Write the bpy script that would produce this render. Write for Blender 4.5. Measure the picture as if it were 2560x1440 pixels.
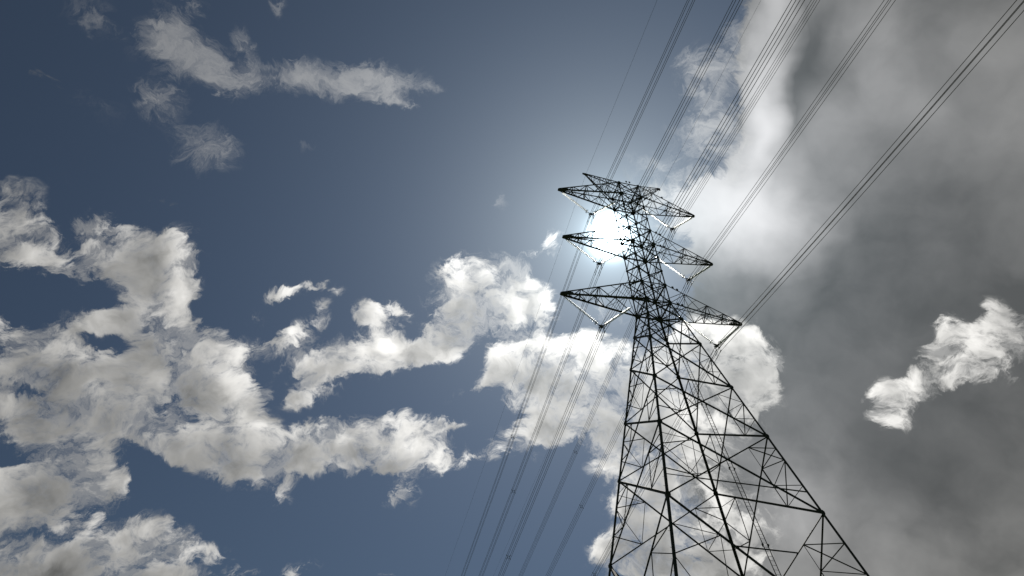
import bpy, bmesh, math, random
from mathutils import Vector, Matrix, Euler

# ------------------------------------------------------------ camera, sky, sun
for o in list(bpy.data.objects):
    bpy.data.objects.remove(o)
SC = bpy.context.scene
COL = SC.collection
S = 1.35                       # metres per modelling unit of the tower
EYE = 1.6                      # camera height above the ground
cd = bpy.data.cameras.new('camera'); cam = bpy.data.objects.new('camera', cd); COL.objects.link(cam)
cd.sensor_width = 36.0; cd.lens = 1513.76/2560*36; cd.clip_start = .1; cd.clip_end = 20000
PITCH = math.radians(47.597); ROLL = math.radians(.18)
cam.matrix_world = Matrix.Translation((0,0,EYE)) @ Euler((math.pi/2+PITCH,0,0)).to_matrix().to_4x4() @ Matrix.Rotation(ROLL,4,'Z')
SC.camera = cam
SC.view_settings.view_transform = 'Standard'; SC.view_settings.look = 'None'
SC.view_settings.gamma = 1; SC.view_settings.exposure = 0

SUN = Vector((0.16083,0.60036,0.78339))          # direction towards the sun
# The cloud field lives on the sky dome in stereographic dome coordinates
# (x, y) / (1 + z): centre, half axes, turn and weight of each puff.
CUMULUS = [
 (-0.394,0.283,0.017,0.025,0.23,1.00),(-0.388,0.297,0.016,0.015,1.08,1.00),(-0.409,0.292,0.014,0.019,0.25,1.00),(-0.378,0.306,0.014,0.008,1.07,0.90),
 (-0.364,0.327,0.016,0.011,0.86,0.70),(-0.342,0.305,0.014,0.014,0.21,1.00),(-0.330,0.324,0.024,0.018,0.91,1.00),(-0.314,0.345,0.027,0.020,-0.20,1.00),
 (-0.289,0.332,0.018,0.017,0.18,1.00),(-0.293,0.349,0.016,0.021,0.19,1.00),(-0.314,0.362,0.018,0.017,0.21,1.00),(-0.288,0.371,0.009,0.018,0.20,0.60),
 (-0.322,0.315,0.014,0.012,0.20,1.00),(-0.374,0.331,0.016,0.011,0.67,0.50),(-0.291,0.318,0.007,0.006,0.18,1.00),(-0.369,0.370,0.017,0.008,0.05,0.60),
 (-0.347,0.376,0.015,0.008,0.25,0.60),(-0.332,0.376,0.010,0.006,0.23,1.00),(-0.412,0.375,0.025,0.014,0.73,1.00),(-0.421,0.397,0.029,0.024,0.32,1.00),
 (-0.388,0.401,0.025,0.019,0.29,1.00),(-0.355,0.410,0.035,0.021,-0.05,1.00),(-0.317,0.405,0.025,0.020,0.23,1.00),(-0.302,0.398,0.019,0.015,0.61,1.00),
 (-0.279,0.410,0.016,0.014,0.20,0.70),(-0.339,0.440,0.056,0.025,0.26,1.00),(-0.297,0.440,0.030,0.020,0.23,1.00),(-0.268,0.431,0.020,0.017,0.20,0.70),
 (-0.262,0.455,0.022,0.019,0.20,1.00),(-0.257,0.472,0.016,0.017,0.20,1.00),(-0.407,0.434,0.039,0.021,0.33,1.00),(-0.373,0.457,0.039,0.020,0.30,1.00),
 (-0.314,0.485,0.037,0.019,0.26,1.00),(-0.279,0.505,0.040,0.017,0.41,1.00),(-0.257,0.502,0.020,0.015,0.21,1.00),(-0.301,0.515,0.043,0.015,0.53,1.00),
 (-0.264,0.536,0.030,0.015,0.40,1.00),(-0.230,0.527,0.026,0.013,0.01,1.00),(-0.409,0.459,0.032,0.015,0.34,1.00),(-0.410,0.421,0.024,0.007,0.54,-1.20),
 (-0.351,0.398,0.021,0.008,0.26,-1.20),(-0.305,0.483,0.013,0.013,0.25,-1.10),(-0.243,0.451,0.009,0.011,0.19,-0.60),(-0.281,0.384,0.014,0.007,0.39,-0.60),
 (-0.349,0.498,0.021,0.006,0.66,-0.70),(-0.410,0.348,0.020,0.008,0.29,-0.60),(-0.356,0.351,0.027,0.009,0.35,-0.90),(-0.392,0.340,0.023,0.009,0.27,-0.70),
 (-0.261,0.384,0.020,0.014,0.18,-0.50),(-0.343,0.523,0.020,0.011,0.30,-0.60),(-0.440,0.473,0.017,0.007,0.59,-0.80),(-0.418,0.489,0.029,0.015,0.36,1.00),
 (-0.396,0.501,0.024,0.019,0.34,1.00),(-0.439,0.507,0.026,0.018,0.39,1.00),(-0.407,0.527,0.028,0.018,0.36,1.00),(-0.382,0.510,0.017,0.020,0.33,1.00),
 (-0.367,0.521,0.013,0.010,0.68,0.60),(-0.443,0.531,0.026,0.017,0.40,1.00),(-0.429,0.550,0.025,0.005,0.49,-0.90),(-0.450,0.557,0.035,0.015,0.42,1.00),
 (-0.407,0.570,0.035,0.015,0.38,1.00),(-0.370,0.575,0.027,0.015,0.34,1.00),(-0.343,0.576,0.022,0.012,0.65,1.00),(-0.329,0.589,0.013,0.010,0.30,1.00),
 (-0.353,0.599,0.041,0.015,0.33,1.00),(-0.451,0.575,0.045,0.014,0.43,1.00),(-0.393,0.600,0.049,0.013,0.37,1.00),(-0.342,0.622,0.028,0.007,0.32,1.00),
 (-0.199,0.378,0.021,0.005,-0.15,0.80),(-0.171,0.380,0.011,0.004,0.29,0.70),(-0.217,0.384,0.012,0.005,-0.23,0.70),(-0.242,0.395,0.010,0.006,0.73,0.60),
 (-0.178,0.402,0.006,0.011,0.12,0.80),(-0.197,0.419,0.020,0.008,-0.32,0.90),(-0.222,0.425,0.016,0.008,-0.31,0.90),(-0.237,0.428,0.010,0.008,0.17,0.60),
 (-0.207,0.450,0.018,0.014,0.16,0.70),(-0.185,0.445,0.020,0.014,0.14,0.90),(-0.164,0.444,0.019,0.014,0.12,0.90),(-0.191,0.468,0.022,0.013,-0.22,0.90),
 (-0.207,0.477,0.015,0.009,-0.40,0.80),(-0.126,0.417,0.017,0.014,0.09,1.00),(-0.135,0.407,0.013,0.008,0.45,0.80),(-0.107,0.406,0.013,0.004,0.60,0.80),
 (-0.124,0.432,0.011,0.008,0.09,0.80),(-0.154,0.430,0.011,0.007,0.11,0.50),(-0.148,0.450,0.026,0.012,0.11,0.90),(-0.118,0.454,0.023,0.010,-0.00,0.90),
 (-0.090,0.448,0.027,0.010,-0.11,1.00),(-0.062,0.437,0.023,0.013,-0.40,1.00),(-0.109,0.444,0.019,0.008,0.08,0.60),(-0.048,0.395,0.026,0.027,0.03,1.00),
 (-0.025,0.386,0.028,0.024,0.01,1.00),(-0.000,0.375,0.017,0.014,-0.35,1.00),(0.004,0.396,0.021,0.021,-0.01,1.00),(-0.031,0.416,0.037,0.017,-0.24,1.00),
 (-0.058,0.423,0.021,0.014,-0.49,1.00),(0.012,0.415,0.021,0.015,-0.01,0.70),(0.032,0.414,0.014,0.015,-0.03,0.50),(0.027,0.393,0.011,0.007,-0.02,0.40),
 (0.040,0.342,0.010,0.009,-0.03,0.55),(0.020,0.355,0.009,0.004,-0.02,0.70),(0.039,0.353,0.007,0.004,-0.03,0.50),(0.084,0.409,0.017,0.007,0.11,0.80),
 (-0.196,0.520,0.022,0.013,-0.20,1.00),(-0.169,0.522,0.033,0.016,0.14,1.00),(-0.130,0.527,0.030,0.016,0.10,1.00),(-0.119,0.517,0.014,0.010,0.09,1.00),
 (-0.154,0.538,0.040,0.015,0.13,1.00),(-0.082,0.535,0.018,0.018,0.07,1.00),(-0.073,0.526,0.011,0.011,0.06,1.00),(-0.094,0.550,0.022,0.014,0.08,1.00),
 (-0.193,0.540,0.027,0.012,0.16,1.00),(-0.123,0.549,0.026,0.011,0.10,0.80),(-0.115,0.564,0.015,0.013,0.10,0.70),(-0.216,0.532,0.019,0.014,0.18,0.90),
 (-0.240,0.547,0.015,0.011,0.20,0.60),(-0.236,0.567,0.011,0.008,0.21,0.50),(-0.110,0.584,0.011,0.012,0.42,0.80),(-0.123,0.592,0.014,0.004,-0.42,0.70),
 (-0.051,0.524,0.010,0.004,0.04,0.50),(-0.053,0.558,0.020,0.006,-0.38,0.55),(-0.033,0.549,0.017,0.006,0.02,0.40),(-0.008,0.454,0.017,0.014,0.00,0.90),
 (0.016,0.454,0.026,0.018,-0.02,1.00),(0.048,0.453,0.033,0.019,-0.04,1.00),(0.079,0.459,0.033,0.022,-0.06,1.00),(0.107,0.461,0.025,0.022,-0.08,1.00),
 (0.040,0.481,0.038,0.021,-0.03,1.00),(0.081,0.490,0.042,0.024,-0.07,1.00),(0.112,0.484,0.031,0.022,-0.09,1.00),(0.018,0.481,0.020,0.021,-0.02,1.00),
 (0.009,0.535,0.027,0.010,-0.26,0.90),(0.033,0.525,0.035,0.014,-0.37,1.00),(0.061,0.512,0.031,0.016,-0.56,1.00),(-0.026,0.479,0.007,0.016,0.36,0.60),
 (-0.052,0.490,0.016,0.005,-0.31,0.50),(0.083,0.532,0.024,0.010,-0.07,0.60),(0.103,0.536,0.020,0.014,-0.09,0.70),(0.094,0.559,0.015,0.010,-0.08,0.70),
 (0.106,0.512,0.024,0.016,-0.09,0.80),(0.009,0.555,0.021,0.003,-0.01,0.30),(0.144,0.489,0.046,0.037,-0.12,1.00),(0.163,0.447,0.041,0.029,-0.13,1.00),
 (0.159,0.534,0.041,0.035,-0.14,1.00),(0.138,0.579,0.028,0.024,-0.12,1.00),(0.186,0.581,0.059,0.047,-0.17,1.00),(0.148,0.619,0.025,0.020,-0.14,1.00),
 (0.114,0.636,0.018,0.013,-0.11,1.00),(0.137,0.642,0.038,0.019,-0.13,1.00),(0.162,0.648,0.050,0.027,-0.15,1.00),(0.210,0.636,0.048,0.031,-0.20,1.00),
 (0.120,0.587,0.010,0.024,-0.11,0.70),(0.230,0.431,0.017,0.015,-0.18,1.00),(0.210,0.436,0.027,0.021,-0.16,1.00),(0.238,0.445,0.014,0.016,-0.19,1.00),
 (0.224,0.467,0.020,0.016,-0.18,1.00),(0.192,0.435,0.033,0.025,-0.15,1.00),(0.212,0.483,0.033,0.023,-0.17,0.80),(-0.294,0.611,0.015,0.007,0.27,0.40),
 (-0.278,0.634,0.019,0.005,0.26,0.60),(-0.225,0.646,0.019,0.006,-0.14,0.60),(-0.132,0.662,0.013,0.003,0.12,0.50),(0.340,0.455,0.010,0.012,-0.28,1.00),
 (0.346,0.440,0.013,0.011,-0.28,1.00),(0.361,0.426,0.017,0.008,-0.95,0.90),(0.373,0.408,0.019,0.012,-0.96,1.00),(0.382,0.394,0.016,0.012,-0.98,1.00),
 (0.384,0.385,0.016,0.013,-0.89,0.90),(0.372,0.372,0.009,0.008,-0.27,1.00),(0.397,0.378,0.015,0.011,-0.30,0.90),(0.403,0.358,0.008,0.015,-0.29,0.90),
 (0.418,0.366,0.015,0.012,-0.31,1.00),(0.425,0.383,0.013,0.009,-0.33,0.80),(0.403,0.393,0.018,0.008,-0.31,0.80),(0.392,0.415,0.018,0.007,-0.62,0.60),
 (0.365,0.442,0.017,0.005,-0.86,0.60),(0.353,0.462,0.011,0.008,-0.68,0.80),(0.343,0.467,0.008,0.007,-0.29,0.80),(0.404,0.406,0.017,0.005,-0.53,0.60),
 (0.425,0.402,0.011,0.005,-0.34,0.50)]
DECK = [
 (0.318,0.215,0.076,0.221,-0.15,3.00),(0.313,0.401,0.093,0.149,-0.23,2.00),(0.398,0.524,0.154,0.148,-0.35,3.00),(0.285,0.579,0.073,0.113,-0.26,1.50),
 (0.198,0.170,0.021,0.062,-0.07,1.00),(0.215,0.237,0.021,0.069,-0.10,1.00),(0.219,0.314,0.035,0.045,-0.13,1.00),(0.189,0.332,0.040,0.028,-0.12,1.00),
 (0.225,0.370,0.050,0.040,-0.15,1.00),(0.132,0.291,0.032,0.012,0.07,0.70),(0.158,0.306,0.040,0.017,-0.09,0.90),(0.178,0.152,0.014,0.016,-0.06,0.60),
 (0.198,0.283,0.014,0.017,-0.11,0.60),(0.181,0.180,0.009,0.017,-0.07,0.70)]
DECK_LIGHT = [
 (0.186,0.154,0.014,0.038,0.10,0.34),(0.200,0.199,0.013,0.042,-0.17,0.42),(0.203,0.239,0.012,0.044,-0.10,0.45),(0.212,0.284,0.022,0.030,-0.12,0.28),
 (0.200,0.316,0.043,0.028,-0.12,0.27),(0.164,0.331,0.051,0.029,-0.10,0.26),(0.226,0.316,0.035,0.028,-0.14,0.26),(0.139,0.294,0.040,0.021,-0.08,0.40),
 (0.169,0.312,0.037,0.024,-0.10,0.30),(0.176,0.274,0.019,0.020,-0.10,0.22),(0.252,0.152,0.031,0.022,0.41,0.10),(0.248,0.231,0.015,0.058,0.41,0.05),
 (0.290,0.190,0.036,0.015,0.70,0.04),(0.223,0.215,0.010,0.042,0.11,-0.04),(0.228,0.165,0.008,0.024,0.09,-0.03),(0.273,0.259,0.030,0.049,0.23,0.03),
 (0.217,0.364,0.037,0.022,-0.15,0.05),(0.346,0.410,0.090,0.088,-0.26,-0.03),(0.363,0.499,0.080,0.067,0.10,-0.06),(0.384,0.329,0.065,0.098,-0.26,-0.03),
 (0.267,0.545,0.047,0.049,-0.23,0.12),(0.300,0.587,0.047,0.045,-0.28,0.06),(0.421,0.571,0.081,0.035,-0.40,0.03),(0.265,0.596,0.038,0.038,-0.24,0.05)]
WISP = [
 (0.149,0.194,0.016,0.012,-0.60,0.75),(0.165,0.223,0.017,0.025,-0.07,0.85),(0.159,0.246,0.022,0.013,-0.08,0.55),(0.171,0.175,0.010,0.017,-0.06,0.90),
 (0.136,0.188,0.009,0.006,-0.05,0.40),(0.144,0.280,0.037,0.013,0.06,0.60),(0.183,0.257,0.016,0.016,-0.09,0.60),(-0.255,0.168,0.015,0.010,0.68,0.90),
 (-0.242,0.179,0.020,0.014,0.57,1.00),(-0.228,0.195,0.016,0.009,0.87,1.00),(-0.205,0.181,0.007,0.013,0.07,0.80),(-0.206,0.197,0.017,0.008,0.45,0.90),
 (-0.171,0.201,0.018,0.009,0.06,0.80),(-0.164,0.197,0.010,0.010,0.06,0.60),(-0.135,0.204,0.020,0.011,0.05,0.90),(-0.113,0.205,0.020,0.011,0.04,1.00),
 (-0.091,0.209,0.019,0.009,0.03,0.70),(-0.103,0.218,0.019,0.005,0.39,0.80),(-0.067,0.210,0.012,0.003,0.02,0.60),(-0.093,0.224,0.009,0.003,0.56,0.70),
 (-0.241,0.149,0.014,0.010,0.76,0.40),(-0.295,0.146,0.013,0.010,0.94,0.40),(-0.272,0.210,0.013,0.014,0.83,0.75),(-0.247,0.249,0.018,0.013,0.51,1.05),
 (-0.171,0.257,0.006,0.003,0.08,0.40),(-0.176,0.149,0.005,0.006,0.60,0.45),(-0.227,0.145,0.007,0.005,0.44,0.30),(-0.009,0.309,0.004,0.006,0.00,0.50),
 (-0.317,0.208,0.015,0.009,0.78,0.20),(-0.277,0.171,0.012,0.007,0.93,0.30)]

world = bpy.data.worlds.new('World'); SC.world = world; world.use_nodes = True
NT = world.node_tree; NT.nodes.clear()
def nd(t, **kw):
    n = NT.nodes.new(t)
    for k, v in kw.items(): setattr(n, k, v)
    return n
def put(sock, v):
    if hasattr(v, 'is_output') or isinstance(v, bpy.types.NodeSocket): NT.links.new(v, sock)
    else: sock.default_value = v
def M(op, a, b=0.0, c=0.0, clamp=False):
    n = nd('ShaderNodeMath', operation=op); n.use_clamp = clamp
    put(n.inputs[0], a); put(n.inputs[1], b); put(n.inputs[2], c); return n.outputs[0]
def V(op, a, b=(0,0,0), s=None):
    n = nd('ShaderNodeVectorMath', operation=op); put(n.inputs[0], a); put(n.inputs[1], b)
    if s is not None: put(n.inputs['Scale'], s)
    return n.outputs['Value'] if op in ('DOT_PRODUCT','LENGTH','DISTANCE') else n.outputs[0]
def SMOOTH(v, a, b, lo=0.0, hi=1.0):
    n = nd('ShaderNodeMapRange', interpolation_type='SMOOTHSTEP')
    for i, x in enumerate((v, a, b, lo, hi)): put(n.inputs[i], x)
    return n.outputs[0]
def NOISE(vec, scale, detail, rough, dist=0.0, lac=2.0):
    n = nd('ShaderNodeTexNoise'); n.noise_dimensions = '2D'; n.normalize = True
    put(n.inputs['Vector'], vec); n.inputs['Scale'].default_value = scale
    n.inputs['Detail'].default_value = detail; n.inputs['Roughness'].default_value = rough
    n.inputs['Lacunarity'].default_value = lac; n.inputs['Distortion'].default_value = dist
    return n
def MIX(f, a, b):
    n = nd('ShaderNodeMix', data_type='RGBA'); put(n.inputs[0], f); put(n.inputs[6], a); put(n.inputs[7], b); return n.outputs[2]
def RGB(v, tint):              # scalar times a tint
    return V('SCALE', tint, s=v)
def FIELD(q, blobs, grad='SPHERICAL'):
    acc = 0.0
    for (cx, cy, rx, ry, an, am) in blobs:
        m = nd('ShaderNodeMapping', vector_type='TEXTURE'); put(m.inputs[0], q)
        m.inputs['Location'].default_value = (cx, cy, 0); m.inputs['Rotation'].default_value = (0, 0, an)
        m.inputs['Scale'].default_value = (1.80*rx, 1.80*ry, 1)
        g = nd('ShaderNodeTexGradient', gradient_type=grad); NT.links.new(m.outputs[0], g.inputs[0])
        acc = M('MULTIPLY_ADD', g.outputs['Fac'], am, acc)
    return acc

dirv = nd('ShaderNodeTexCoord').outputs['Generated']
sep = nd('ShaderNodeSeparateXYZ'); NT.links.new(dirv, sep.inputs[0])
inv = M('DIVIDE', 1.0, M('ADD', M('MAXIMUM', sep.outputs[2], -0.5), 1.0))
cmb = nd('ShaderNodeCombineXYZ'); put(cmb.inputs[0], M('MULTIPLY', sep.outputs[0], inv)); put(cmb.inputs[1], M('MULTIPLY', sep.outputs[1], inv))
q0 = cmb.outputs[0]
# one minus the cosine of the angle from the sun
t = M('MAXIMUM', M('SUBTRACT', 1.0, V('DOT_PRODUCT', dirv, tuple(SUN))), 0.0)

sky = nd('ShaderNodeTexSky', sky_type='NISHITA'); sky.sun_disc = False
sky.sun_elevation = math.asin(SUN.z); sky.sun_rotation = math.atan2(SUN.x, SUN.y)
sky.altitude = 300; sky.air_density = 1.0; sky.dust_density = .6; sky.ozone_density = 1.6
K = 10.0                       # cloud radiances below are written for a background of strength 0.1
skyc = V('MULTIPLY', sky.outputs[0], (.245,.272,.295))
skyc = V('SCALE', skyc, s=M('MULTIPLY_ADD', M('EXPONENT', M('DIVIDE', t, -.28)), .46, .60))

warpA = V('SCALE', V('SUBTRACT', NOISE(q0, 16, 3, .5).outputs['Color'], (.5,.5,.5)), s=.050)
warpB = V('SCALE', V('SUBTRACT', NOISE(V('ADD', q0, warpA), 55, 6, .62).outputs['Color'], (.5,.5,.5)), s=.030)
q1 = V('ADD', V('ADD', q0, V('SCALE', warpA, s=.7)), V('SCALE', warpB, s=.28))
q2 = V('ADD', q0, V('SCALE', warpA, s=.5))
qk = V('ADD', V('ADD', q0, V('SCALE', warpA, s=.35)), V('SCALE', warpB, s=.6))

# cumulus
sunq = (SUN.x/(1+SUN.z), SUN.y/(1+SUN.z), 0)
toward = V('SCALE', V('NORMALIZE', V('SUBTRACT', sunq, q0)), s=.014)
am_ = nd('ShaderNodeMapping'); put(am_.inputs[0], q1); am_.inputs['Rotation'].default_value = (0,0,-.35); am_.inputs['Scale'].default_value = (.82,1.18,1)
nA = NOISE(am_.outputs[0], 24, 12, .66, lac=2.05).outputs['Fac']
nS = NOISE(q2, 20, 4, .5).outputs['Fac']
nB = NOISE(V('ADD', q2, toward), 20, 4, .5).outputs['Fac']
Fc0 = FIELD(qk, [b[:5]+((.20+.78*b[5]) if 0 < b[5] < 1 else b[5],) for b in CUMULUS])
Fcs = M('MINIMUM', Fc0, 1.0)
BIG = [b for b in CUMULUS if b[2]*b[3] > 2.2e-4 or b[5] < 0]
Fo = FIELD(V('ADD', qk, V('SCALE', toward, s=1.7)), BIG)
Fc = M('MULTIPLY_ADD', M('SUBTRACT', nA, .5), 5.8, M('MULTIPLY_ADD', M('SUBTRACT', nS, .5), 1.2, Fcs))
od = M('MULTIPLY', M('MAXIMUM', M('SUBTRACT', Fc, .42), 0.0), SMOOTH(Fc0, .02, .60))
ac = M('SUBTRACT', 1.0, M('EXPONENT', M('MULTIPLY', M('POWER', od, 1.5), -2.3)))
shade = M('MULTIPLY', M('SUBTRACT', nS, nB), 2.6)
Fs = M('MULTIPLY_ADD', M('SUBTRACT', nA, .5), 1.5, M('MULTIPLY_ADD', M('SUBTRACT', nS, .5), 2.6, M('MULTIPLY_ADD', M('MINIMUM', Fc0, 1.6), .35, M('MULTIPLY', M('MINIMUM', Fo, 1.7), .65))))
core = SMOOTH(Fs, .6, 2.2, 1.16, .44)
phase = M('MULTIPLY_ADD', M('EXPONENT', M('DIVIDE', t, -.17)), .62, .33)
Lc = M('MULTIPLY', M('MULTIPLY', phase, core), M('ADD', 1.06, M('MAXIMUM', M('MINIMUM', shade, .45), -.45)))
colc = RGB(M('MULTIPLY', Lc, K), (1.0,.975,.93))

# grey deck
nD = NOISE(q1, 7, 6, .52).outputs['Fac']
Fd = M('MULTIPLY_ADD', M('SUBTRACT', nA, .5), 2.2, M('MINIMUM', FIELD(qk, DECK), 2.0))
ad = SMOOTH(Fd, .42, .95)
Ld = M('ADD', FIELD(V('ADD', q0, V('SCALE', warpA, s=.8)), DECK_LIGHT), .128)
Ld = M('MULTIPLY', Ld, M('ADD', 1.0, M('ADD', M('MULTIPLY', M('SUBTRACT', nD, .5), 2.0), M('MULTIPLY', M('SUBTRACT', nS, .5), .9))))
Ld = M('MULTIPLY', M('SUBTRACT', 1.0, M('EXPONENT', M('MULTIPLY', M('MAXIMUM', Ld, .06), -1.35))), .98)
tintd = MIX(SMOOTH(t, .03, .30), (.985,.975,.985,1), (1.02,.985,.925,1))
cold = V('SCALE', tintd, s=M('MULTIPLY', Ld, K))

# thin high wisps
wq = V('ADD', q0, V('SCALE', warpB, s=1.3))
wm = nd('ShaderNodeMapping'); put(wm.inputs[0], wq); wm.inputs['Rotation'].default_value = (0,0,.6); wm.inputs['Scale'].default_value = (1.0,2.0,1)
nW = NOISE(wm.outputs[0], 40, 9, .66).outputs['Fac']
Fw0 = FIELD(qk, WISP)
Fw = M('MULTIPLY_ADD', M('SUBTRACT', nW, .5), 2.4, M('MINIMUM', Fw0, 1.1))
aw = M('MULTIPLY', M('MULTIPLY', SMOOTH(Fw, .0, 1.5), SMOOTH(Fw0, .0, .35)), .52)
veil = M('MULTIPLY', M('MULTIPLY', SMOOTH(M('MULTIPLY_ADD', M('SUBTRACT', nW, .5), 3.2, M('MINIMUM', Fc0, 1.2)), .30, 1.6), SMOOTH(Fc0, .0, .45)), .55)
aw = M('MAXIMUM', aw, veil)
colw = RGB(M('MULTIPLY', M('MULTIPLY', phase, .86), K), (1.0,.98,.95))

out = MIX(ad, skyc, cold); out = MIX(aw, out, colw); out = MIX(ac, out, colc)
glare = M('POWER', M('DIVIDE', .00056, M('ADD', t, .0001)), .62)
glare = M('ADD', glare, M('MULTIPLY', M('EXPONENT', M('DIVIDE', t, -.00018)), 45.0))
glare = M('MULTIPLY', M('ADD', glare, M('MULTIPLY', M('EXPONENT', M('DIVIDE', t, -.055)), .02)), K)
out = V('ADD', out, RGB(glare, (.74,.95,1.06)))
bg = nd('ShaderNodeBackground'); put(bg.inputs[0], out); bg.inputs[1].default_value = .1
wo = nd('ShaderNodeOutputWorld'); NT.links.new(bg.outputs[0], wo.inputs[0])
world.cycles.sampling_method = 'MANUAL'; world.cycles.sample_map_resolution = 512

ld = bpy.data.lights.new('sun', 'SUN'); ld.energy = 5.0; ld.angle = math.radians(.53); ld.color = (1,.95,.87)
lo = bpy.data.objects.new('sun', ld); COL.objects.link(lo); lo.rotation_euler = SUN.to_track_quat('Z','Y').to_euler()
lo.location = (0,0,120)

# ------------------------------------------------------------ materials
def mat(name, col, rough=.6, metal=0.0, spec=.3, var=.25, scale=3.0, bump=0.0, trans=0.0):
    m = bpy.data.materials.new(name); m.use_nodes = True; t_ = m.node_tree; b = t_.nodes['Principled BSDF']
    b.inputs['Roughness'].default_value = rough; b.inputs['Metallic'].default_value = metal
    b.inputs['Specular IOR Level'].default_value = spec
    b.inputs['Transmission Weight'].default_value = trans
    tc = t_.nodes.new('ShaderNodeTexCoord'); n = t_.nodes.new('ShaderNodeTexNoise'); n.inputs['Scale'].default_value = scale; n.inputs['Detail'].default_value = 6
    t_.links.new(tc.outputs['Object'], n.inputs['Vector'])
    r = t_.nodes.new('ShaderNodeValToRGB'); r.color_ramp.elements[0].position = .3; r.color_ramp.elements[1].position = .7
    r.color_ramp.elements[0].color = tuple(c*(1-var) for c in col)+(1,); r.color_ramp.elements[1].color = tuple(min(1,c*(1+var)) for c in col)+(1,)
    t_.links.new(n.outputs['Fac'], r.inputs[0]); t_.links.new(r.outputs[0], b.inputs['Base Color'])
    if bump:
        bp = t_.nodes.new('ShaderNodeBump'); bp.inputs['Strength'].default_value = bump
        t_.links.new(n.outputs['Fac'], bp.inputs['Height']); t_.links.new(bp.outputs[0], b.inputs['Normal'])
    return m
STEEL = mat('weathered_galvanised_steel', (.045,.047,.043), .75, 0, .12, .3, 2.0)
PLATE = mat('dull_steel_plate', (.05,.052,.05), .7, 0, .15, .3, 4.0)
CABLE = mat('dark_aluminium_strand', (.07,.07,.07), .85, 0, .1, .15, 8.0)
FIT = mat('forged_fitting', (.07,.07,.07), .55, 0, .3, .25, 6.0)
CONC = mat('concrete', (.38,.37,.34), .9, 0, .2, .2, 5.0, .3)
GRASS = mat('grass_ground', (.06,.085,.03), .95, 0, .1, .45, .15, .4)
GLASS = bpy.data.materials.new('toughened_glass'); GLASS.use_nodes = True
_t = GLASS.node_tree; _b = _t.nodes['Principled BSDF']
_b.inputs['Base Color'].default_value = (.55,.60,.58,1); _b.inputs['Roughness'].default_value = .12; _b.inputs['Specular IOR Level'].default_value = .6
_tr = _t.nodes.new('ShaderNodeBsdfRefraction'); _tr.inputs[0].default_value = (.95,.98,.97,1); _tr.inputs[1].default_value = .50; _tr.inputs[2].default_value = 1.12
_n = _t.nodes.new('ShaderNodeTexNoise'); _n.inputs['Scale'].default_value = 9
_r = _t.nodes.new('ShaderNodeMapRange'); _r.inputs[3].default_value = .02; _r.inputs[4].default_value = .16
_t.links.new(_n.outputs['Fac'], _r.inputs[0])
_mx = _t.nodes.new('ShaderNodeMixShader'); _t.links.new(_r.outputs[0], _mx.inputs[0])
_t.links.new(_b.outputs[0], _mx.inputs[1]); _t.links.new(_tr.outputs[0], _mx.inputs[2]); 
_tp = _t.nodes.new('ShaderNodeBsdfTransparent'); _m2 = _t.nodes.new('ShaderNodeMixShader'); _m2.inputs[0].default_value = .38
_t.links.new(_mx.outputs[0], _m2.inputs[1]); _t.links.new(_tp.outputs[0], _m2.inputs[2]); _t.links.new(_m2.outputs[0], _t.nodes['Material Output'].inputs[0])

# ------------------------------------------------------------ helpers
def link(o, parent=None):
    COL.objects.link(o)
    if parent: o.parent = parent
    return o
def obj(name, bm, m, parent=None, smooth=False):
    me = bpy.data.meshes.new(name); bm.to_mesh(me); bm.free(); me.materials.append(m)
    if smooth:
        for p in me.polygons: p.use_smooth = True
    return link(bpy.data.objects.new(name, me), parent)
def thing(name, label, cat, loc=(0,0,0), rotz=0, group=None):
    o = bpy.data.objects.new(name, None); o.location = loc; o.rotation_euler = (0,0,rotz); link(o)
    return tag(o, label, cat, group)
def tag(o, label, cat, group=None):
    o['label'] = label; o['category'] = cat
    if group: o['group'] = group
    return o
def hexa(bm, pts):
    v = [bm.verts.new(p) for p in pts]
    for f in ((0,1,2,3),(7,6,5,4),(0,4,5,1),(1,5,6,2),(2,6,7,3),(3,7,4,0)): bm.faces.new([v[i] for i in f])
def slab(bm, p0, p1, u, v):
    """bar from p0 to p1 whose cross-section spans the vectors u and v"""
    hexa(bm, [p0,p0+u,p0+u+v,p0+v,p1,p1+u,p1+u+v,p1+v])
def angle(bm, p0, p1, w, face, other=None, th=None):
    """rolled angle section: one leg lies in the plane with normal `face`"""
    p0 = Vector(p0); p1 = Vector(p1); d = (p1-p0).normalized(); face = Vector(face)
    n = (face - d*face.dot(d)).normalized(); s = d.cross(n).normalized(); th = th or max(w*.10, .006)
    if other is not None and s.dot(Vector(other)) < 0: s = -s
    o = -s*w*.5 if other is None else Vector((0,0,0))
    slab(bm, p0+o, p1+o, s*w, -n*th)
    slab(bm, p0+o-n*th, p1+o-n*th, s*th, -n*(w-th))
def tube(bm, pts, r, seg=6, cap=True):
    rings = []; ref = Vector((0.01,0.02,1))
    for i, p in enumerate(pts):
        p = Vector(p); a = Vector(pts[max(i-1,0)]); b = Vector(pts[min(i+1,len(pts)-1)]); d = (b-a).normalized()
        x = d.cross(ref).normalized() if abs(d.dot(ref.normalized())) < .98 else d.cross(Vector((1,0,0))).normalized(); y = x.cross(d)
        rr = r[i] if isinstance(r, (list, tuple)) else r
        rings.append([bm.verts.new(p+(x*math.cos(k*2*math.pi/seg)+y*math.sin(k*2*math.pi/seg))*rr) for k in range(seg)])
    for a, b in zip(rings, rings[1:]):
        for k in range(seg): bm.faces.new((a[k], a[(k+1)%seg], b[(k+1)%seg], b[k]))
    if cap: bm.faces.new(rings[0][::-1]); bm.faces.new(rings[-1])
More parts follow.
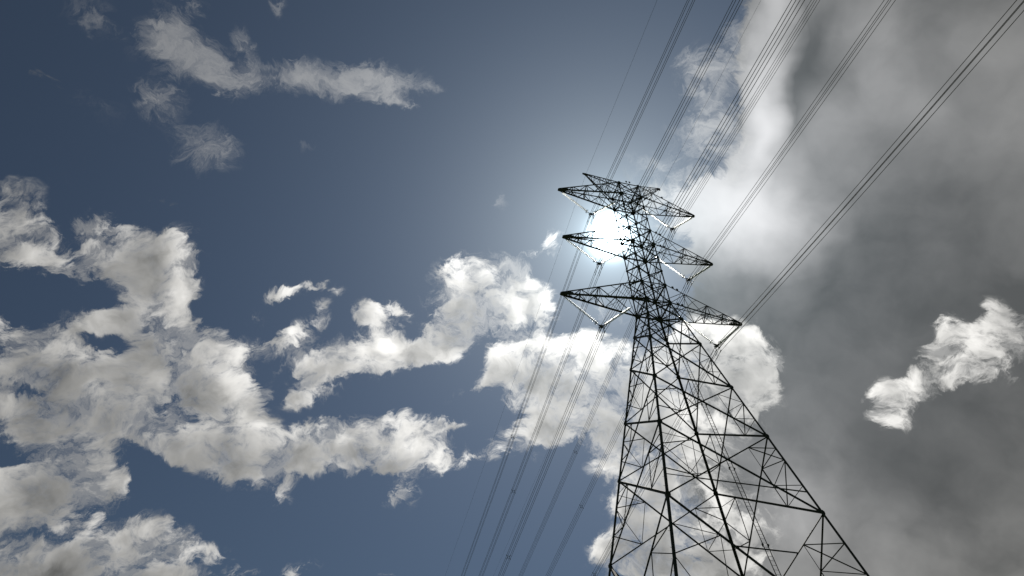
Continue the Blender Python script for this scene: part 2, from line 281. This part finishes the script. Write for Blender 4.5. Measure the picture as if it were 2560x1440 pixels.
def lathe(bm, prof, mtx, seg=12):
    rings = [[bm.verts.new(mtx @ Vector((r*math.cos(k*2*math.pi/seg), r*math.sin(k*2*math.pi/seg), z))) for k in range(seg)] for r, z in prof]
    for a, b in zip(rings, rings[1:]):
        for k in range(seg): bm.faces.new((a[k], a[(k+1)%seg], b[(k+1)%seg], b[k]))
    bm.faces.new(rings[0][::-1]); bm.faces.new(rings[-1])
def plate(bm, c, ux, uy, n, outline, th):
    """flat plate: outline in (ux, uy) about c, thickness th along n"""
    f = [bm.verts.new(c+ux*a+uy*b+n*th*.5) for a, b in outline]; g = [bm.verts.new(c+ux*a+uy*b-n*th*.5) for a, b in outline]
    bm.faces.new(f); bm.faces.new(g[::-1]); k = len(f)
    for i in range(k): bm.faces.new((f[i], g[i], g[(i+1)%k], f[(i+1)%k]))
OCT = [(math.cos(math.radians(22.5+45*i)), math.sin(math.radians(22.5+45*i))) for i in range(8)]

# ------------------------------------------------------------ ground
bm = bmesh.new(); bmesh.ops.create_circle(bm, cap_ends=True, cap_tris=True, segments=96, radius=6000)
g = obj('ground', bm, GRASS); g['kind'] = 'structure'

# ------------------------------------------------------------ tower geometry (units, z above the camera)
YAW = math.radians(12.7856); D = 31.98672; OX = 10.66048
BASE = Vector((OX*S, D*S, 0))
ZW = 32.65; ZG = -EYE/S
def hw(z): return 1.0 + .18078*max(ZW-z, 0.0)
def P(a, b, z): return Vector((a*S, b*S, z*S+EYE))           # tower-local metres
def corner(i, z):
    a, b = ((-1,-1),(1,-1),(1,1),(-1,1))[i]; w = hw(z); return P(a*w, b*w, z)
TOP, MID, ZT, T1, T2, MU, ZM, N1, N2, BU = 48.45, 47.57, 46.69, 45.0, 43.26, 41.57, 39.66, 37.93, 36.26, 34.60
LEV = [TOP, ZT, T1, T2, MU, ZM, N1, N2, BU, ZW, 30.67, 27.91, 23.75, 19.82, 14.87, 5.3, ZG+.35]
tower = thing('transmission_tower', 'tall dark steel lattice pylon with three pairs of cross arms against the sun', 'pylon', BASE, YAW)
FN = [Vector((0,-1,0)), Vector((1,0,0)), Vector((0,1,0)), Vector((-1,0,0))]      # outward normals of faces 0..3
random.seed(4)
# legs: heavy angles, widening down, with step bolts on the front left one
for i in range(4):
    a, b = ((-1,-1),(1,-1),(1,1),(-1,1))[i]
    bm = bmesh.new(); zs = [TOP+.05, ZM, ZW, 27.91, 19.82, ZG+.35]; ws = [.092,.104,.120,.124,.135]
    for k in range(5):
        p0, p1 = corner(i, zs[k]), corner(i, zs[k+1]); d = (p1-p0).normalized(); w = ws[k]*S*(.86 if i == 0 else 1.0); th = w*.12
        u = Vector((-a,0,0)); v = Vector((0,-b,0)); u = (u-d*u.dot(d)).normalized(); v = (v-d*v.dot(d)).normalized()
        slab(bm, p0, p1, u*w, v*th); slab(bm, p0+v*th, p1+v*th, v*(w-th), u*th)
        if k:                                                # bolted splice plates at each change of section
            slab(bm, p0-d*.45-u*.0-v*.014, p0+d*.45-v*.014, u*w*.95, v*.012)
            slab(bm, p0-d*.45-u*.014, p0+d*.45-u*.014, v*w*.95, u*.012)
    if i in (0, 2):
        z = 47.8
        while z > 1.5:
            p = corner(i, z); sgn = Vector((a,0,0)) if int(z*4) % 2 else Vector((0,b,0))
            tube(bm, [p-sgn*.02, p+sgn*.16, p+sgn*.16+Vector((0,0,.03))], .011, 5); z -= .28
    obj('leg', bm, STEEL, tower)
# bracing of each face, one part per panel
def lerp(p, q_, f): return p+(q_-p)*f
for f in range(4):
    i, j = f, (f+1) % 4; n = FN[f]
    for k, (z0, z1) in enumerate(zip(LEV, LEV[1:])):
        A, B, C_, Dd = corner(i, z0), corner(j, z0), corner(i, z1), corner(j, z1)
        w0, w1 = hw(z0), hw(z1); fr = w0/(w0+w1); X = lerp(A, Dd, fr)
        bm = bmesh.new(); low = z1 < ZW-.1
        wm_ = (.070 if not low else .094)*S; wr = .042*S
        inn = -n*.02
        if z1 > 0:
            ka, kb = (1.45, .66) if f in (0, 3) else (.66, 1.3)
            angle(bm, A+inn, Dd+inn, wm_*ka, n); angle(bm, B+inn*4, C_+inn*4, wm_*kb, -n)
            if low and z1 < 28:
                for Pn, Qn, U0 in ((A, C_, A), (B, Dd, B)):
                    L1 = lerp(Pn, Qn, .335); L2 = lerp(Pn, Qn, .665); U = lerp(Pn, X, .5); W_ = lerp(Qn, X, .5)
                    for a_, b_ in ((U, L1), (L1, W_), (W_, L2)): angle(bm, a_+inn, b_+inn, wr, n)
                    if z1 < 24: angle(bm, U+inn*3, W_+inn*3, wr*.85, n)
                    if z1 < 16:
                        angle(bm, lerp(Pn, Qn, .17)+inn, lerp(Pn, X, .5)+inn, wr*.9, n); angle(bm, L1+inn, U+inn, wr, n)
                if z1 < 16 and f == 0:                        # long horizontal tie through the panel
                    h0 = (.42 if z1 > 10 else .56)
                    q_ = .45 if z1 > 10 else .5
                    pa = lerp(C_, X, q_) if z1 > 10 else lerp(A, X, .62); pb = lerp(Dd, X, q_) if z1 > 10 else lerp(B, X, .62)
                    angle(bm, pa+inn*2, pb+inn*2, .07*S, n)
                    zz = (pa.z-EYE)/S
                    if z1 > 10: angle(bm, corner(i, zz)+inn, pa+inn, wr*1.2, n); angle(bm, corner(j, zz)+inn, pb+inn, wr*1.2, n)
            elif low:
                for Pn, Qn in ((A, C_), (B, Dd)):
                    L1 = lerp(Pn, Qn, .5); angle(bm, L1+inn, lerp(Pn, X, .5)+inn, wr, n); angle(bm, L1+inn, lerp(Qn, X, .5)+inn, wr, n)
            else:
                pass
        else:
            Bm = (C_+Dd)*.5; Bm = lerp(A, B, .5)
            angle(bm, A+inn, B+inn, .10*S, n)
            for Pn, Qn in ((Bm, C_), (Bm, Dd)):
                angle(bm, Pn+inn*2, Qn+inn*2, .11*S, n)
            for Pn, Qn in ((A, C_), (B, Dd)):
                for g_ in (.3, .6): angle(bm, lerp(Pn, Qn, g_)+inn, lerp(Bm, Qn, g_)+inn, wr, n)
        if z0 in (TOP, ZT, ZM, ZW, MU, BU):                   # horizontal ties at the cross arm levels
            angle(bm, A+inn*.5, B+inn*.5, .095*S, n)
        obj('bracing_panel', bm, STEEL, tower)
# plan bracing inside the body at the arm levels
for z in (TOP, ZT, MU, ZM, BU, ZW, 30.67):
    c = [corner(i, z) for i in range(4)]; m_ = [lerp(c[i], c[(i+1)%4], .5) for i in range(4)]
    bm = bmesh.new(); up = Vector((0,0,1))
    if z > 25:
        angle(bm, c[0], c[2], .055*S, up); angle(bm, c[1]-up*.1, c[3]-up*.1, .055*S, up)
    for i in range(4): angle(bm, m_[i]-up*.18, m_[(i+1)%4]-up*.18, .05*S, up)
    obj('plan_bracing', bm, STEEL, tower)
# gusset plates
for z in LEV[:-1]:
    r = (.235 if z in (ZT, ZM, ZW) else .16 if z in (TOP, BU, MU) else .14 if z > 28 else .16)*S
    for i in range(4):
        a, b = ((-1,-1),(1,-1),(1,1),(-1,1))[i]; p = corner(i, z)
        bm = bmesh.new()
        plate(bm, p+Vector((-a*r*.45, b*.018, 0)), Vector((1,0,0)), Vector((0,0,1)), Vector((0,1,0)), [(x*r*.85, y*r) for x, y in OCT], .012)
        plate(bm, p+Vector((a*.018, -b*r*.45, 0)), Vector((0,1,0)), Vector((0,0,1)), Vector((1,0,0)), [(x*r*.85, y*r) for x, y in OCT], .012)
        obj('gusset_plate', bm, PLATE, tower)
# cross arms
def cross_arm(s, zlow, zup, reach):
    def at(kind, f, b):        # f: 0 body, 1 tip
        z0 = zlow if kind == 'l' else zup; w = hw(z0)
        tipz = zlow + (.0 if kind == 'l' else .10); tb = .10
        return lerp(P(s*w, b*w, z0), P(s*reach, b*tb, tipz), f)
    bm = bmesh.new()
    fu = [0, .25, .54, .76, .90]; fl = [0, .42, .66, .84, .95]
    for b in (-1, 1):
        n = Vector((0,b,0)); prev = at('l', 0, b)
        for k in range(1, 5):
            uk = at('u', fu[k], b); lk = at('l', fl[k], b)
            angle(bm, prev, uk, .050*S, n); angle(bm, uk, lk, .050*S, n); prev = lk
        angle(bm, at('u', .54, b), at('l', .54, b), .055*S, n)
        angle(bm, at('u', .25, b), at('l', .18, b), .035*S, n)
        # secondary redundants near the body
        m1 = lerp(at('u', .25, b), at('l', .42, b), .45); angle(bm, m1, at('l', .22, b), .03*S, n); angle(bm, m1, at('u', .40, b), .026*S, n)
    for kind, zz in (('l', Vector((0,0,-1))), ('u', Vector((0,0,1)))):
        st = [0, .21, .42, .54, .66, .76, .84, .90, .95]
        for k in range(len(st)-1):
            b = -1 if k % 2 else 1
            angle(bm, at(kind, st[k], b), at(kind, st[k+1], -b), .040*S if kind == 'l' else .032*S, zz)
        for f in (.21, .54, .76, .90) if kind == 'l' else (.25, .54, .76):
            angle(bm, at(kind, f, -1), at(kind, f, 1), .052*S, zz)
    for f in (.54, .76):       # cross frames
        angle(bm, at('u', f, -1), at('l', f, 1), .055*S, Vector((1,0,0))); angle(bm, at('u', f, 1), at('l', f, -1), .055*S, Vector((1,0,0)))
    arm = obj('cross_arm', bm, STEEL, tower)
    for kind in 'lu':
        for b in (-1, 1):
            c = bmesh.new(); angle(c, at(kind, 0, b), at(kind, 1, b), (.105 if kind == 'l' else .070)*S, Vector((0,b,0))); obj('chord', c, STEEL, arm)
    c = bmesh.new(); tp = P(s*reach, 0, zlow+.04)
    for b in (-1, 1):
        plate(c, tp+Vector((-s*.28*S,b*.13*S,0)), Vector((s,-b*.16,0)).normalized(), Vector((0,0,1)), Vector((0,1,0)), [(-.62*S,.16*S),(-.62*S,-.10*S),(.26*S,-.11*S),(.34*S,-.03*S),(.34*S,.05*S),(.1*S,.13*S)], .014)
    hexa(c, [tp+Vector((s*x,y,z)) for x, y, z in ((-.25,-.16,-.12),(.05,-.13,-.12),(.05,.13,-.12),(-.25,.16,-.12),(-.25,-.16,.06),(.05,-.13,.06),(.05,.13,.06),(-.25,.16,.06))])
    obj('tip_plate', c, PLATE, arm)
for zl, zu, rc in ((ZT, TOP, 6.635), (ZM, MU, 6.648), (ZW, BU, 7.241)):
    for s in (-1, 1): cross_arm(s, zl, zu, rc)
# earth wire peaks
for s in (-1, 1):
    tip = P(s*3.80, 0, 50.42)
    def at(kind, f, b):
        return lerp(P(s*1.0, b*1.0, TOP if kind == 'u' else MID), tip+Vector((0,b*.07,.03 if kind == 'u' else -.10)), f)
    bm = bmesh.new()
    for b in (-1, 1):
        prev = at('l', 0, b); n = Vector((0,b,0))
        for k in range(1, 7):
            uk = at('u', k/6-.08, b); lk = at('l', k/6-.01, b); angle(bm, prev, uk, .036*S, n); angle(bm, uk, lk, .036*S, n); prev = lk
    for kind in 'lu':
        for k in range(7):
            b = 1 if k % 2 else -1; angle(bm, at(kind, k/7.2, b), at(kind, (k+1)/7.2, -b), .032*S, Vector((0,0,1)))
            angle(bm, at(kind, k/7.2, -1), at(kind, k/7.2, 1), .030*S, Vector((0,0,1)))
    pk = obj('earth_wire_arm', bm, STEEL, tower)
    for kind in 'lu':
        for b in (-1, 1):
            c = bmesh.new(); angle(c, at(kind, 0, b), at(kind, 1, b), .062*S, Vector((0,b,0))); obj('chord', c, STEEL, pk)
    c = bmesh.new()
    plate(c, tip+Vector((0,0,-.02)), Vector((1,0,0)), Vector((0,0,1)), Vector((0,1,0)), [(-.30,.12),(-.30,-.12),(.05,-.30),(.16,-.28),(.14,.16)], .10)
    obj('tip_plate', c, PLATE, pk)
# ties crossing the cage between the earth wire arms, near and far face
bm = bmesh.new()
for b in (-1, 1):
    m0 = P(0, b*1.0, MID-.55)
    for s in (-1, 1): angle(bm, P(s*1.0, b*1.0, MID), m0, .06*S, Vector((0,b,0))); angle(bm, P(s*1.0, b*1.0, TOP), m0, .045*S, Vector((0,b,0)))
obj('cage_tie', bm, STEEL, tower)
# ladder up the middle of the front face, then beside the right front leg
def ladder(pts, side):
    lw = .16
    bm = bmesh.new()
    for sg in (-1, 1):
        for a, b in zip(pts, pts[1:]): slab(bm, a+side*sg*lw-side*.012, b+side*sg*lw-side*.012, side*.030, Vector((0,.045,0)))
    lad = obj('ladder', bm, STEEL, tower); a, b = pts; k = int((b-a).length/.30)
    spots = [lerp(a, b, (q_+.5)/k) for q_ in range(k)]
    seen = [p for p in spots if p.z > 14]                     # the rungs the photograph shows, from the lowest in view
    c = bmesh.new(); tube(c, [-side*lw, side*lw], .010, 5, True)
    first = obj('rung', c, STEEL, lad); first.location = seen[0]
    for p in seen[1:100]:
        r_ = first.copy(); COL.objects.link(r_); r_.parent = lad; r_.location = p
    rest = [p for p in spots if p.z <= 14]+seen[100:]
    if rest:
        c = bmesh.new()
        for p in rest: tube(c, [p-side*lw, p+side*lw], .010, 5, True)
        obj('rung', c, STEEL, lad)['kind'] = 'stuff'
    return lad
pts = [P(0, -hw(z)-.02, z) for z in (ZG+.6, ZW-.5)]
lad = ladder(pts, Vector((1,0,0)))
ladder([P(.62, -.86, z) for z in (ZW-.4, TOP-.3)], Vector((1,0,0)))
for z in (3.0, 10.9, 12.6, 17.0, 21.7, 25.6, 29.2):
    for sg in (-1, 1):
        bm = bmesh.new(); p = P(0, -hw(z)-.02, z)+Vector((sg*.19,0,0))
        plate(bm, p, Vector((0,1,0)), Vector((0,0,1)), Vector((1,0,0)), [(-.10,.0),(.02,-.08),(.08,-.08),(.08,.10),(-.02,.10)], .05)
        obj('bracket', bm, PLATE, lad)
# small marker plates on the upper chords, in pairs
def marker(p, n=Vector((1,0,0)), hgt=.30):
    bm = bmesh.new(); plate(bm, p+Vector((0,0,hgt*.62)), n, Vector((0,0,1)), Vector((0,1,0)), [(-.10,-.12),(.10,-.12),(.10,.14),(-.10,.14)], .05)
    tube(bm, [p, p+Vector((0,0,hgt*.5))], .022, 6); obj('marker_plate', bm, PLATE, tower)
for x, z in ((-.20, TOP), (.12, TOP)): marker(P(x, -1.02, z+.10), hgt=.42)
for zl, zu, rc in ((ZM, MU, 6.648), (ZW, BU, 7.241), (ZT, TOP, 6.635)):
    for s in (-1, 1):
        for f in ((.09, .15) if zl != ZT else (.42,)):
            marker(lerp(P(s*1.0, -1.0, zu), P(s*rc, -.1, zl+.1), f), hgt=.24)
        for f in (.10, .16): marker(lerp(P(s*1.0, -1.0, zl), P(s*rc, -.1, zl), f), hgt=.22)
# concrete footings
for i in range(4):
    a, b = ((-1,-1),(1,-1),(1,1),(-1,1))[i]; w = hw(ZG+.35)*S; bm = bmesh.new()
    lathe(bm, [(.75,-.3),(.75,.35),(.70,.40),(.42,.42),(.42,.62),(.38,.66)], Matrix.Translation((a*w, b*w, 0)), 20); obj('footing', bm, CONC, tower)
# danger-free number plate brackets are not visible from here and are left out

# ------------------------------------------------------------ insulators, yokes, wires
RZ = Matrix.Rotation(YAW, 4, 'Z'); TW = Matrix.Translation(BASE) @ RZ
def WP(a, b, z): return TW @ P(a, b, z)
PHASE = {('top','left'):(-3.80,43.75),('middle','left'):(-3.80,36.98),('bottom','left'):(-4.40,29.90),
         ('top','right'):(3.85,43.88),('middle','right'):(3.84,36.99),('bottom','right'):(4.45,29.88)}
ARM = {'top':(ZT,6.635),'middle':(ZM,6.648),'bottom':(ZW,7.241)}
# one insulator disc mesh: glass shell with ribs under a cap
bm = bmesh.new()
rg = [[bm.verts.new((r*math.cos(k*math.pi/8), r*math.sin(k*math.pi/8), z)) for k in range(16)] for r, z in
      [(.040,.034),(.060,.030),(.095,.018),(.120,.004),(.130,-.014),(.126,-.022),(.112,-.012),(.104,-.030),(.098,-.012)]]
for u_, v_ in zip(rg, rg[1:]):
    for k in range(16): bm.faces.new((u_[k], u_[(k+1)%16], v_[(k+1)%16], v_[k]))
DISC = bpy.data.meshes.new('insulator_disc'); bm.to_mesh(DISC); bm.free(); DISC.materials.append(GLASS)
for p in DISC.polygons: p.use_smooth = True
bm = bmesh.new(); lathe(bm, [(.042,.030),(.050,.045),(.046,.080),(.022,.095),(.014,.115)], Matrix.Identity(4), 10); 
CAP = bpy.data.meshes.new('metal_cap'); bm.to_mesh(CAP); bm.free(); CAP.materials.append(FIT)
def insulator(p_top, p_bot, label):
    d = (p_bot-p_top); L = d.length; n = 25; step = .170; body = n*step; a = L-body
    o = thing('insulator_string', label, 'insulator', p_top, 0, 'glass insulator strings in V pairs')
    o.rotation_mode = 'QUATERNION'; o.rotation_quaternion = (-d).to_track_quat('Z','Y')
    bm = bmesh.new(); tube(bm, [Vector((0,0,0)), Vector((0,0,-a*.62))], .022, 6)
    hexa(bm, [Vector((x,y,z)) for z in (-.28,-.02) for x, y in ((-.05,-.012),(.05,-.012),(.05,.012),(-.05,.012))]); obj('shackle', bm, FIT, o)
    bm = bmesh.new(); tube(bm, [Vector((0,0,-L+a*.38)), Vector((0,0,-L))], .022, 6); obj('shackle', bm, FIT, o)
    for k in range(n):
        dk = bpy.data.objects.new('insulator_disc', DISC); dk.location = (0,0,-a*.62-(k+.6)*step); link(dk, o)
        ck = bpy.data.objects.new('metal_cap', CAP); link(ck, dk)
    return o
def ring(bm, c, n, r, tr, a0=0, a1=2*math.pi, seg=20):
    n = n.normalized(); x = n.cross(Vector((0,1,0))).normalized() if abs(n.y) < .9 else Vector((1,0,0)); y = n.cross(x)
    tube(bm, [c+(x*math.cos(a0+(a1-a0)*i/seg)+y*math.sin(a0+(a1-a0)*i/seg))*r for i in range(seg+1)], tr, 6, True)
HB = .2285                                                   # half of the bundle spacing
def bez(h): return h
SAG = {-1:(math.radians(.400), .1505, .000716), 1:(math.radians(-1.734), .1863, .0000932)}
def wire_point(a, z, sgn, s, earth):
    h, m, k = SAG[sgn]; m = m*(.8 if earth else 1)
    dx = math.sin(h)*s; dy = sgn*math.cos(h)*s; dz = -m*s+k*s*s
    if sgn > 0 and s > 75: dz += .0008*(s-75)**2
    return a+dx, dy, z+dz
ST = [0,.25,.6,1,1.5,2,3,4,5,6.5,8,10,12,14,16,18,20,22,24,26,28,30,33,36,39,42,46,50,55,60,65,70,75,80,85,90,95,100,110,120,130,140,150,165,180,200]
def wire(name, a, z, ox, oz, rad, label, cat, group, earth=False):
    pts = []
    for sgn in (-1, 1):
        side = []
        for s in (ST if sgn > 0 else ST[:-3]):
            x, y, zz = wire_point(a, z, sgn, s, earth); side.append(WP(x, y, zz)+RZ.to_3x3() @ Vector((ox,0,oz)))
        pts = (side[::-1] if sgn < 0 else pts+side[1:])
    bm = bmesh.new(); tube(bm, pts, rad, 6, True); return tag(obj(name, bm, CABLE, None, True), label, cat, group)
CORNER = {(-1,1):'upper left',(1,1):'upper right',(-1,-1):'lower left',(1,-1):'lower right'}
for (lev, side), (a, z) in PHASE.items():
    za, reach = ARM[lev]; s = -1 if side == 'left' else 1; arm_n = '%s %s cross arm' % (lev, side)
    c = WP(a, 0, z); ex = RZ.to_3x3() @ Vector((1,0,0)); ey = RZ.to_3x3() @ Vector((0,1,0)); up = Vector((0,0,1))
    zc = z+.10; inner = a-s*abs(reach-.10-abs(a))
    outer_top = WP(s*(reach-.12), 0, za-.12); inner_top = WP(inner, 0, za-.05)
    insulator(outer_top, c+ex*s*.22+up*.20, 'glass disc insulator string sloping inward from the tip of the %s' % arm_n)
    insulator(inner_top, c-ex*s*.22+up*.20, 'glass disc insulator string sloping outward from the tower body under the %s' % arm_n)
    # yoke: triangular plates with four suspension clamps and two arcing rings
    y = thing('suspension_yoke', 'dark metal yoke holding four conductors at the V below the %s' % arm_n, 'yoke', c, YAW, 'conductor yokes under the cross arms')
    bm = bmesh.new(); X_, Y_, Z_ = Vector((1,0,0)), Vector((0,1,0)), Vector((0,0,1))
    plate(bm, Vector((0,0,.10)), X_, Z_, Y_, [(-.30,.16),(-.34,.06),(-.10,-.16),(.10,-.16),(.34,.06),(.30,.16)], .022); 
    plate(bm, Vector((0,0,-.04)), Y_, Z_, X_, [(-.12,.14),(-.36,-.02),(-.36,-.09),(.36,-.09),(.36,-.02),(.12,.14)], .022); obj('yoke_plate', bm, FIT, y)
    bm = bmesh.new(); plate(bm, Vector((0,0,-.10)), X_, Z_, Y_, [(-.34,.05),(-.34,-.05),(.34,-.05),(.34,.05)], .03); obj('cross_bar', bm, FIT, y)
    for sg in (-1, 1):
        bm = bmesh.new(); ring(bm, Vector((sg*.48,0,.46)), Vector((sg*.7,0,.7)), .21, .026, math.radians(-140), math.radians(140)); 
        tube(bm, [Vector((sg*.34,0,.14)), Vector((sg*.48,0,.28)), Vector((sg*.60,0,.36))], .016, 5); obj('arcing_ring', bm, FIT, y)
    for (sx, sz), cn in CORNER.items():
        ox, oz = sx*HB, sz*HB-.40
        bm = bmesh.new(); pp = []
        for k in range(9):
            yy = (-.24+.06*k); pp.append(Vector((ox, yy, oz-.17*abs(yy))))
        tube(bm, pp, [.022,.034,.044,.05,.052,.05,.044,.034,.022], 8); tube(bm, [Vector((ox,0,oz)), Vector((ox*.98,0,oz+.16 if sz > 0 else oz+.30))], .018, 6)
        obj('suspension_clamp', bm, FIT, y)
        for sg in (-1, 1):                                    # armour rod sleeves
            bm = bmesh.new(); tube(bm, [Vector((ox, sg*.24, oz-.04)), Vector((ox, sg*1.0, oz-(.04+.125*1.0 if sg<0 else .04+.16)))], .024, 6); obj('armour_rod', bm, FIT, y)
        wire('conductor', a, z, ox, oz, .021, '%s of four bundled conductor cables under the %s of the pylon' % (cn, arm_n), 'cable', 'conductor cables of the line')
    # spacer dampers on the far span
    smid = {'top':{'left':27.2,'right':28.4},'middle':{'left':26.9,'right':28.0},'bottom':{'left':26.4,'right':27.7}}[lev][side]
    x, yy, zz = wire_point(a, z, 1, smid, False); x2, y2, z2 = wire_point(a, z, 1, smid+.5, False)
    o = WP(x, yy, zz)+Vector((0,0,-.40)); dv = (WP(x2, y2, z2)-WP(x, yy, zz)).normalized()
    sp = thing('bundle_spacer', 'small square spacer frame on the cable bundle running from the %s' % arm_n, 'spacer', o, YAW, 'spacers clamped between the bundled cables')
    bm = bmesh.new(); r_ = .13
    for k in range(4):
        a0 = math.pi/4+k*math.pi/2; tube(bm, [Vector((math.cos(a0)*r_*1.25,0,math.sin(a0)*r_*1.25)), Vector((math.cos(a0+math.pi/2)*r_*1.25,0,math.sin(a0+math.pi/2)*r_*1.25))], .022, 6)
    obj('frame', bm, FIT, sp)
    for (sx, sz) in CORNER:
        bm = bmesh.new(); tube(bm, [Vector((sx*r_*.86,0,sz*r_*.86)), Vector((sx*HB,0,sz*HB)), Vector((sx*(HB+.05),0,sz*(HB+.05)))], [.02,.034,.03], 6)
        tube(bm, [Vector((sx*HB,-.06,sz*HB)), Vector((sx*HB,.06,sz*HB))], .040, 8); obj('clamp_arm', bm, FIT, sp)
for s, side in ((-1,'left'),(1,'right')):
    a, z = (-3.72, 50.33) if s < 0 else (3.86, 50.40)
    wire('earth_wire', a, z, 0, -.12, .011, 'single thin earth wire running over the tip of the %s topmost arm of the pylon' % side, 'cable', 'thin earth wires over the pylon top', True)
    e = thing('earth_wire_clamp', 'small dark clamp holding the thin earth wire at the %s topmost arm tip' % side, 'clamp', WP(a, 0, z), YAW, 'earth wire clamps')
    bm = bmesh.new(); tube(bm, [Vector((0,-.20,-.15)), Vector((0,-.08,-.12)), Vector((0,.08,-.12)), Vector((0,.20,-.15))], [.015,.035,.035,.015], 8); obj('clamp_body', bm, FIT, e)
    bm = bmesh.new(); tube(bm, [Vector((0,0,-.10)), Vector((0,0,.08))], .02, 6); obj('link', bm, FIT, e)
